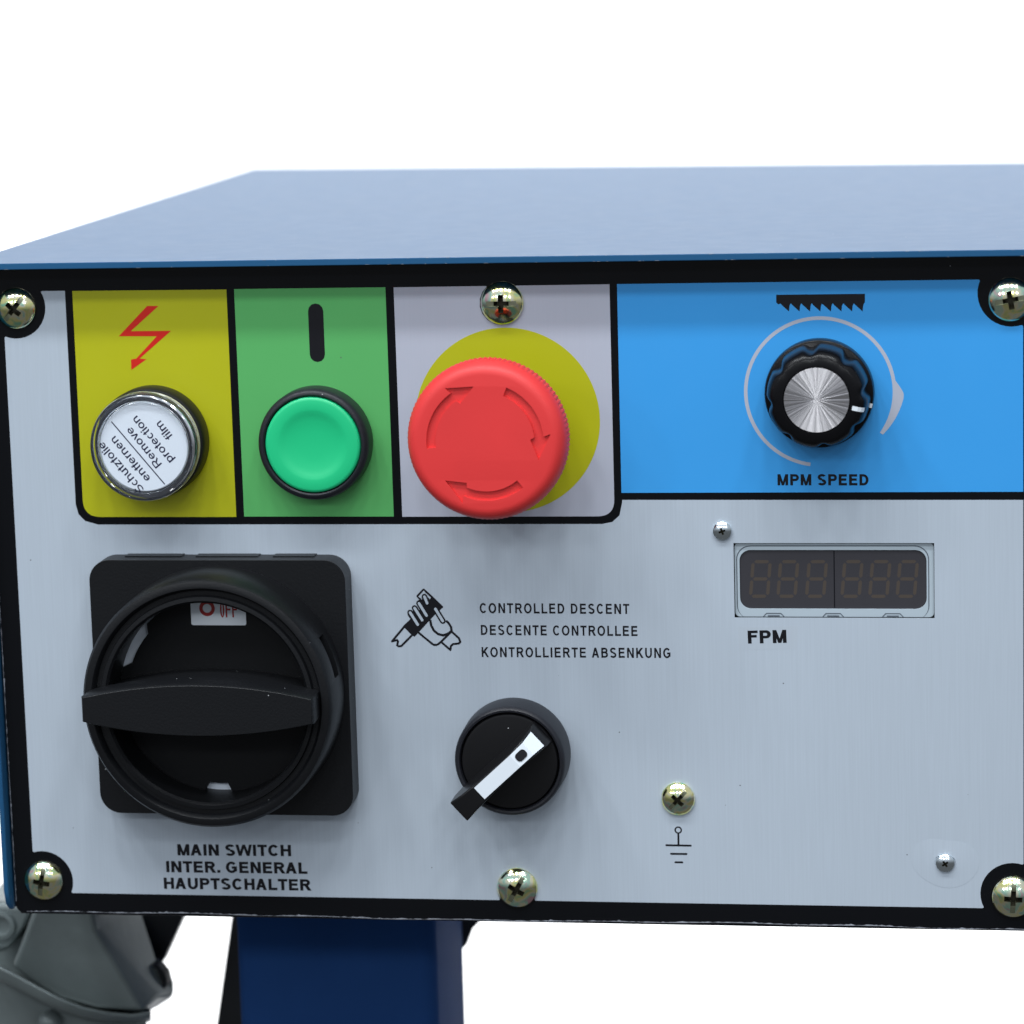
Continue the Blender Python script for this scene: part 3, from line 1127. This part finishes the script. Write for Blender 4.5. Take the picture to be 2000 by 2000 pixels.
for k, (r0, r1, h0, h1) in enumerate(((8.9, 10.3, 15.0, 14.95), (10.3, 11.2, 14.95, 14.5), (11.2, 11.9, 14.5, 13.6))):
    vs = []
    for r, h in ((r0, h0), (r1, h1)):
        for s in (1, -1):
            vs.append(b.v(r * math.cos(an) - s * 0.55 * math.sin(an), r * math.sin(an) + s * 0.55 * math.cos(an), h))
    b.face([vs[0], vs[1], vs[3], vs[2]])
vs = []
for r, h in ((12.3, 4.5), (13.1, 4.36), (13.55, 4.0), (13.72, 3.3)):
    pass
for r, h in ((12.5, 4.5), (13.5, 4.15)):
    for s in (1, -1):
        vs.append(b.v(r * math.cos(an) - s * 0.55 * math.sin(an), r * math.sin(an) + s * 0.55 * math.cos(an), h))
b.face([vs[0], vs[1], vs[3], vs[2]])
b.make('pointer', 'white', t, smooth=0)

# ================================================================== digital display
dc = ((hx0 + hx1) / 2, (hy0 + hy1) / 2)
t = thing('digital_display', dc[0], dc[1], -1.4, 'dark six-digit display in a pale bezel above the FPM sticker', 'display')
hw, hhh = (hx1 - hx0) / 2, (hy1 - hy0) / 2
sx0, sy0 = P(1443.4, 1075.4)
sx1, sy1 = P(1810, 1191)
scr = rrect(sx0 - dc[0], sx1 - dc[0], -(sy1 - dc[1]), -(sy0 - dc[1]), 2.8)
b = B()
b.prism(rrect(-hw - 2, hw + 2, -hhh - 2, hhh + 2, 0.5), -4, -0.4)
b.make('backing', 'black', t)
b = B()
b.prism(rrect(-hw + 0.12, hw - 0.12, -hhh + 0.05, hhh - 0.12, 1.2), -0.3, 0.6, holes=[scr[::-1]])
b.make('display_bezel', 'bezel', t, bevel=0.18)
b = B()
o1 = rrect(-hw + 0.55, hw - 1.3, -hhh - 0.6, hhh - 0.75, 3.6)
o2 = rrect(-hw + 0.8, hw - 1.55, -hhh - 0.6, hhh - 1.0, 3.4)
keep = lambda l: [(x, max(z, -hhh + 0.1)) for x, z in l]
b.fill(o1, [o2[::-1]], h=0.63)
for px in (1510.8, 1627, 1743.6):
    x, _ = P(px, 1200)
    x -= dc[0]
    z = -hhh + 0.1
    stroke(b, [(x - 2.6, z), (x - 1.8, z + 0.85), (x + 1.8, z + 0.85), (x + 2.6, z)], 0.22, 0.66)
    stroke(b, [(x - 1.4, z + 0.22), (x + 1.4, z + 0.22)], 0.28, 0.66)
b.make('bezel_outline', 'groove', t, smooth=0, recalc=False)
b = B()
b.prism(scr, -0.3, 0.25, back=False)
b.make('screen', 'screen', t)
b = B()
x, _ = P(1629, 1130)
b.box(x - dc[0] - 0.16, x - dc[0] + 0.16, -(sy1 - dc[1]) + 0.2, -(sy0 - dc[1]) - 0.2, 0.2, 0.262)
b.make('screen_joint', 'ink', t)
for px in (1484.4, 1538.2, 1594.2, 1663.6, 1718.0, 1771.8):
    X, Y = P(px, 1132.5)
    cx, cz = X - dc[0], -(Y - dc[1])
    b = B()
    w2, h2, sl = 2.15, 4.45, 0.09
    T = lambda x, z: (cx + x + sl * z, cz + z)
    g = 0.28
    hs = 0.42
    for zz in (h2, 0, -h2):
        b.fill([T(-w2 + g, zz), T(-w2 + g + hs, zz + hs), T(w2 - g - hs, zz + hs), T(w2 - g, zz), T(w2 - g - hs, zz - hs), T(-w2 + g + hs, zz - hs)], h=0.256)
    for xx in (-w2, w2):
        for zc in (h2 / 2, -h2 / 2):
            b.fill([T(xx, zc + h2 / 2 - g), T(xx - hs, zc + h2 / 2 - g - hs), T(xx - hs, zc - h2 / 2 + g + hs), T(xx, zc - h2 / 2 + g), T(xx + hs, zc - h2 / 2 + g + hs), T(xx + hs, zc + h2 / 2 - g - hs)], h=0.256)
    b.make('digit', 'seg', t, smooth=0, recalc=False)

# ================================================================== main switch
cM = P(445.5, 1337.5)
t = thing('main_switch', cM[0], cM[1], 0.05, 'large black rotary main switch with a bar handle on a square plate', 'rotary switch')
HW = 33.2
b = B()
b.prism(rrect(-33.6, 33.8, -32.7, 34.6, 5.5, 10), 0, 7.9)
pl = b.make('square_plate', 'plastic', t, bevel=0.7, seg=3)
# thin step under the plate with two notches at its top
b = B()
for x0, x1 in ((-25, -10.0), (-6.2, 10.2), (14.2, 25)):
    b.box(x0, x1, 34.4, 34.85, 0.0, 3.6)
b.make('plate_rib', 'plastic', t)
RO = 32.6
b = B()
b.lathe([(RO + 0.1, 7.6), (RO + 0.05, 14), (RO - 0.2, 22.6), (RO - 0.9, 23.7), (RO - 1.9, 24.0), (30.0, 24.0), (29.5, 23.4), (29.1, 22.0), (27.9, 22.0), (27.6, 23.2), (26.6, 23.3), (26.0, 22.6), (26.1, 9.0), (28.0, 7.6)], 144, closed=True)
ringo = b.make('ring', 'plastic', t)
ringo.location = (0, 0, 0.0004)
c = B()
a0 = math.radians(20)
ca, sa = math.cos(a0), math.sin(a0)
qq = [(29.4, -5.6), (35, -5.6), (35, 5.6), (29.4, 5.6)]
c.prism([(x * ca - z * sa, x * sa + z * ca) for x, z in qq], 12.5, 17.0)
cu = c.make('cutter', 'plastic', None, smooth=0)
cu.location = t.location
boolean(ringo, cu)
b = B()
b.lathe([(0, 7.9), (26.5, 7.9), (26.5, 9.2), (0, 9.2)], 96)
b.make('base_disc', 'base', t)
# black dial with gaps in its rim where the white base shows
def gap(a):
    a = math.degrees(a) % 360
    for c0, w0, d in ((149, 14, 2.0), (268, 8, 2.4)):
        u = abs((a - c0 + 180) % 360 - 180)
        if u < w0:
            return d * min(1, (w0 - u) / 2.0)
    return 0
b = B()
n_ = 180
outl = [((25.8 - gap(2 * math.pi * i / n_)) * math.cos(2 * math.pi * i / n_), (25.8 - gap(2 * math.pi * i / n_)) * math.sin(2 * math.pi * i / n_)) for i in range(n_)]
b.prism(outl, 9.3, 11.2)
b.make('dial', 'deep', t)
b = B()
xw0, yw0 = P(371.6, 1160, 11.3)
xw1, yw1 = P(481.5, 1221, 11.3)
wx0, wx1, wz0, wz1 = xw0 - cM[0], xw1 - cM[0], -(yw1 - cM[1]), -(yw1 - cM[1]) + 7.2
b.prism(rrect(wx0, wx1, wz0, wz1, 0.5, 4), 11.1, 11.5)
b.make('position_label', 'white', t)['label'] = 'white tab reading O OFF in red'
b = B()
xo, yo = P(404.5, 1188, 11.5)
b.fill(circ(xo - cM[0], -(yo - cM[1]), 2.05, n=32), [circ(xo - cM[0], -(yo - cM[1]), 1.15, n=28)[::-1]], h=11.54)
b.make('ring_symbol', 'redink', t, smooth=0, recalc=False)
write('0FF', P(430.5, 1205.5, 11.5), P(465, 1205.5, 11.5), 3.9, 'lettering', 'redink', t, cM, h=11.5, t=0.2, u=0.12, lay=0.03, label='red word OFF')
# handle: a tall bar across the ring, bowed in the middle
b = B()
N_ = 28
hl = 29.9
cx_, cz_ = 0.0, 0.0
def prof_h(s):      # half height along the bar
    return 3.3 + 3.6 * (1 - abs(s) ** 2.0)
front = [(hl * (-1 + 2 * i / N_), prof_h(-1 + 2 * i / N_)) for i in range(N_ + 1)]
loop = front + [(x, -z) for x, z in front[::-1]]
loop = [(x - 0.4, z + 0.7) for x, z in loop]
def scaled(l, fx, fz):
    return [(x * fx, z * fz) for x, z in l]
la = [b.v(x, z, 11.25) for x, z in scaled(loop, 0.86, 0.9)]
lb = [b.v(x, z, 22.4) for x, z in scaled(loop, 0.88, 0.96)]
lb1 = [b.v(x, z, 22.5) for x, z in scaled(loop, 0.995, 0.98)]
lc = [b.v(x, z, 31.2) for x, z in loop]
ld = [b.v(x, z, 32.1) for x, z in scaled(loop, 0.985, 0.93)]
for q0, q1 in ((la, lb), (lb, lb1), (lb1, lc), (lc, ld)):
    b.wall(q0, q1)
b.face(ld)
b.face(la[::-1])
b.make('bar_handle', 'plastic', t, smooth=40, bevel=0.12)

# ================================================================== selector switch
cS = P(1006.5, 1469.0)
t = thing('selector_switch', cS[0], cS[1], 0.05, 'black rotary selector with a white pointer strip, turned to the upper right', 'selector switch')
b = B()
b.lathe([(0, 0), (14.45, 0), (14.5, 0.4), (14.3, 9.0), (14.0, 9.8), (13.5, 10.2), (13.0, 10.1), (12.75, 9.4), (12.7, 6.0), (0, 6.0)], 96)
b.make('collar', 'plastic2', t)
b = B()
b.lathe([(0, 6.0), (12.5, 6.0), (12.5, 9.3), (12.2, 9.8), (11.6, 9.9), (0, 9.9)], 96)
b.make('rotor', 'satin', t)
ang = math.radians(42.3)
R2 = lambda x, z: (x * math.cos(ang) - z * math.sin(ang), x * math.sin(ang) + z * math.cos(ang))
b = B()
# grip: rises from the rotor, overhangs the collar at its lower-left end
up = [(-16.2, 3.2, 19.4), (-12.5, 2.75, 19.8), (-6, 2.35, 19.9), (4, 2.2, 19.6), (8.5, 2.6, 18.4), (11.3, 3.0, 14.6)]
lo = [(-16.0, 3.3, 14.0), (-12.6, 3.4, 9.9), (-6, 3.3, 9.9), (4, 3.2, 9.9), (8.8, 3.4, 9.9), (12.2, 3.6, 9.9)]
sec = []
for (x, w, h), (x2, w2_, h2_) in zip(up, lo):
    p = [R2(x2, w2_), R2(x, w), R2(x, -w), R2(x2, -w2_)]
    hs_ = [h2_, h, h, h2_]
    sec.append([b.v(q[0], q[1], z) for q, z in zip(p, hs_)])
for s0, s1 in zip(sec, sec[1:]):
    b.wall(s0, s1)
b.face(sec[0])
b.face(sec[-1][::-1])
b.make('grip', 'satin', t, smooth=30, bevel=0.35, seg=3)
b = B()
st = [(-8.6, 1.95, 19.93), (4, 1.95, 19.72), (8.3, 2.05, 18.6), (11.1, 2.45, 15.4)]
sv = []
for x, w, h in st:
    sv.append([b.v(*R2(x, w), h + 0.1), b.v(*R2(x, -w), h + 0.1)])
for s0, s1 in zip(sv, sv[1:]):
    b.face([s0[0], s0[1], s1[1], s1[0]])
b.make('pointer_strip', 'white', t, smooth=0)
b = B()
q = rrect(4.6, 7.6, -1.15, 1.15, 0.9, 6)
vv = [b.v(*R2(x, z), (19.95 - (x - 4) * 0.262) + 0.08 - (0.07 if x < 4.3 else 0)) for x, z in q]
b.face(vv)
b.make('pointer_slot', 'ink', t, smooth=0)

# ================================================================== support column behind and below the box
X0c, X1c = 38.7, 96.5
t = thing('support_column', 67.5, 320, -85, 'square navy blue steel column under the control box', 'column')
def lc_(X, Y):
    return X - 67.5, -(Y - 320)
b = B()
ring0 = rrect(X0c - 67.5, X1c - 67.5, -25, 25, 5.0, 8)      # x, depth (local y)
a = [b.bm.verts.new((x * MM, y * MM, (320 - 164.7) * MM)) for x, y in ring0]
c = [b.bm.verts.new((x * MM, y * MM, (320 - 620) * MM)) for x, y in ring0]
b.wall(a, c)
b.face(a[::-1])
b.face(c)
b.make('tube', 'navy_paint', t, smooth=40)
b = B()
q = [P(868, 1786, -113), P(941, 1795, -113), P(923, 1813, -113), P(912, 1843, -113), P(900, 1856, -113)]
q = [lc_(*p) for p in q]
b.prism(q, -31, -27)
b.make('gusset', 'black', t)
b = B()
q = [P(452, 1770, -116), P(500, 1770, -116), (P(500, 2060, -116)), P(411, 2060, -116)]
q = [lc_(*p) for p in q]
b.prism(q, -60, -33)
b.make('brace', 'black', t, bevel=1.5)

# ================================================================== gearbox in the lower left
Z7 = lambda x, y: (x / 5.084, 1760 + y / 5.084)
gC = P(150, 1880, -90)
t = thing('gearbox', gC[0], gC[1], -90, 'grey-green cast metal gearbox housing beyond the lower left corner', 'gearbox')
def gv(b, zx, zy, Z):
    X, Y = P(*Z7(zx, zy), -Z)
    return b.v(X - gC[0], -(Y - gC[1]), -(Z - 90))
b = B()
V = {}
for k, (x, y, z) in dict(a=(360, 20, 58), b=(880, 20, 56), c=(950, 300, 60), d=(1420, 1085, 70), e=(960, 1060, 66), f=(600, 960, 66), g=(330, 800, 66), h_=(130, 640, 66),
                         i=(1000, 60, 60), j=(1000, 270, 64), k=(1585, 940, 77), l=(1480, 1085, 80),
                         m=(1380, 60, 84), n=(1540, 560, 86), o=(1650, 680, 88), p=(1720, 790, 90), q=(1722, 930, 90), r=(1690, 965, 90), s=(1560, 1050, 86)).items():
    V[k] = gv(b, x, y, z)
for f in ('a b c d e f g h_', 'b i j c', 'c j k d', 'd k l', 'i m n o p q k j', 'k q r s l'):
    b.face([V[x] for x in f.split()])
bnd = [V[x] for x in 'a b i m n o p q r s l d e f g h_'.split()]
back = []
for zx, zy, Z in ((380, 10, 110), (860, 10, 110), (990, 10, 112), (1350, 30, 125), (1510, 570, 125), (1625, 690, 125), (1690, 800, 125), (1692, 925, 125), (1660, 950, 125), (1540, 1030, 120),
                  (1460, 1070, 115), (1400, 1070, 110), (950, 1050, 105), (610, 950, 105), (350, 790, 105), (150, 630, 105)):
    back.append(gv(b, zx, zy, Z))
b.wall(bnd, back)
b.face(back[::-1])
b.make('housing', 'cast', t, smooth=10, bevel=1.2, seg=3)
b = B()
q = [(-200, -20), (1000, -20), (1350, 700), (1450, 1120), (1100, 1190), (600, 1090), (200, 900), (-200, 720)]
fr = [gv(b, x, y, 97) for x, y in q]
bk_ = [gv(b, x, y, 128) for x, y in q]
b.face(fr)
b.face(bk_[::-1])
b.wall(fr, bk_)
b.make('core', 'cast', t, bevel=1)
# left block with a round boss
b = B()
q = [P(*Z7(x, y), -76) for x, y in ((-200, 0), (330, 40), (260, 230), (70, 500), (-200, 560))]
b.prism([(X - gC[0], -(Y - gC[1])) for X, Y in q], -50, 14)
b.make('side_block', 'cast', t, bevel=1.6, seg=3)
X, Y = P(*Z7(20, 230), -76)
b = B()
b.lathe([(0, 13.5), (4.2, 13.5), (4.2, 15.6), (3.0, 15.8), (2.4, 14.2), (0, 14.2)], 40, X - gC[0], -(Y - gC[1]))
b.make('bolt_boss', 'cast', t)
# recessed bolt seat in the lug
X, Y = P(*Z7(1560, 745), -84)
b = B()
b.lathe([(4.3, 2.0), (4.3, 6.2), (3.6, 6.7), (2.9, 6.4), (2.6, 5.0), (0, 5.0)], 40)
o = b.make('bolt_seat', 'black', t)
o.location = Vector(((X - gC[0]) * MM, 0, -(Y - gC[1]) * MM))
o.scale = (0.62, 1, 1.0)
o.rotation_euler = (0, math.radians(-28), 0)
# rim of the lower flange and the darker casting below
b = B()
cu_ = [(-200, 560), (0, 650), (200, 750), (400, 860), (600, 965), (820, 1050), (1050, 1100), (1300, 1125), (1500, 1095)]
lo_ = [(-200, 680), (0, 780), (200, 885), (400, 985), (600, 1070), (820, 1140), (1050, 1185), (1300, 1200), (1500, 1165)]
r0 = [gv(b, x, y, 56 + max(0, (x - 600) / 60)) for x, y in cu_]
r1 = [gv(b, x, y, 57 + max(0, (x - 600) / 60)) for x, y in lo_]
r2 = [gv(b, x, y + 30, 66 + max(0, (x - 600) / 60)) for x, y in lo_]
r3 = [gv(b, x, y - 20, 76 + max(0, (x - 600) / 60)) for x, y in cu_]
for u_, w_ in ((r0, r1), (r1, r2), (r3, r0)):
    for i in range(len(u_) - 1):
        b.face([u_[i], u_[i + 1], w_[i + 1], w_[i]])
b.make('flange', 'cast', t, smooth=60, bevel=0.8)
b = B()
q = [(-200, 660), (0, 770), (200, 870), (400, 975), (600, 1060), (820, 1130), (1050, 1170), (1300, 1190), (1480, 1160), (1440, 1260), (1400, 1600), (-200, 1600)]
fr = [gv(b, x, y, 74) for x, y in q]
bk_ = [gv(b, x * .95, y, 125) for x, y in q]
b.face(fr)
b.face(bk_[::-1])
b.wall(fr, bk_)
b.make('lower_casting', 'cast', t, bevel=1)
b = B()
X, Y = P(*Z7(470, 1230), -70)
b.lathe([(3.4, 8), (3.6, 18), (3.0, 20), (1.6, 21), (0, 21.2)], 32, X - gC[0], -(Y - gC[1]))
b.make('cast_lug', 'cast', t, smooth=60)
X, Y = P(*Z7(800, 60), -66)
b = B()
b.lathe([(5.6, 20), (5.6, 26.5), (5.0, 27.4), (0, 27.6)], 40, X - gC[0], -(Y - gC[1]))
b.make('round_boss', 'cast', t)

gB = P(*Z7(1600, 300), -118)
t = thing('motor_bracket', gB[0], gB[1], -118, 'charcoal steel bracket showing between the gearbox and the white gap', 'bracket')
b = B()
q = [P(*Z7(x, y), -118) for x, y in ((1330, -60), (1870, -60), (1850, 90), (1610, 620), (1480, 600))]
b.prism([(X - gB[0], -(Y - gB[1])) for X, Y in q], -6, 0)
b.make('plate', 'black', t, bevel=0.5)
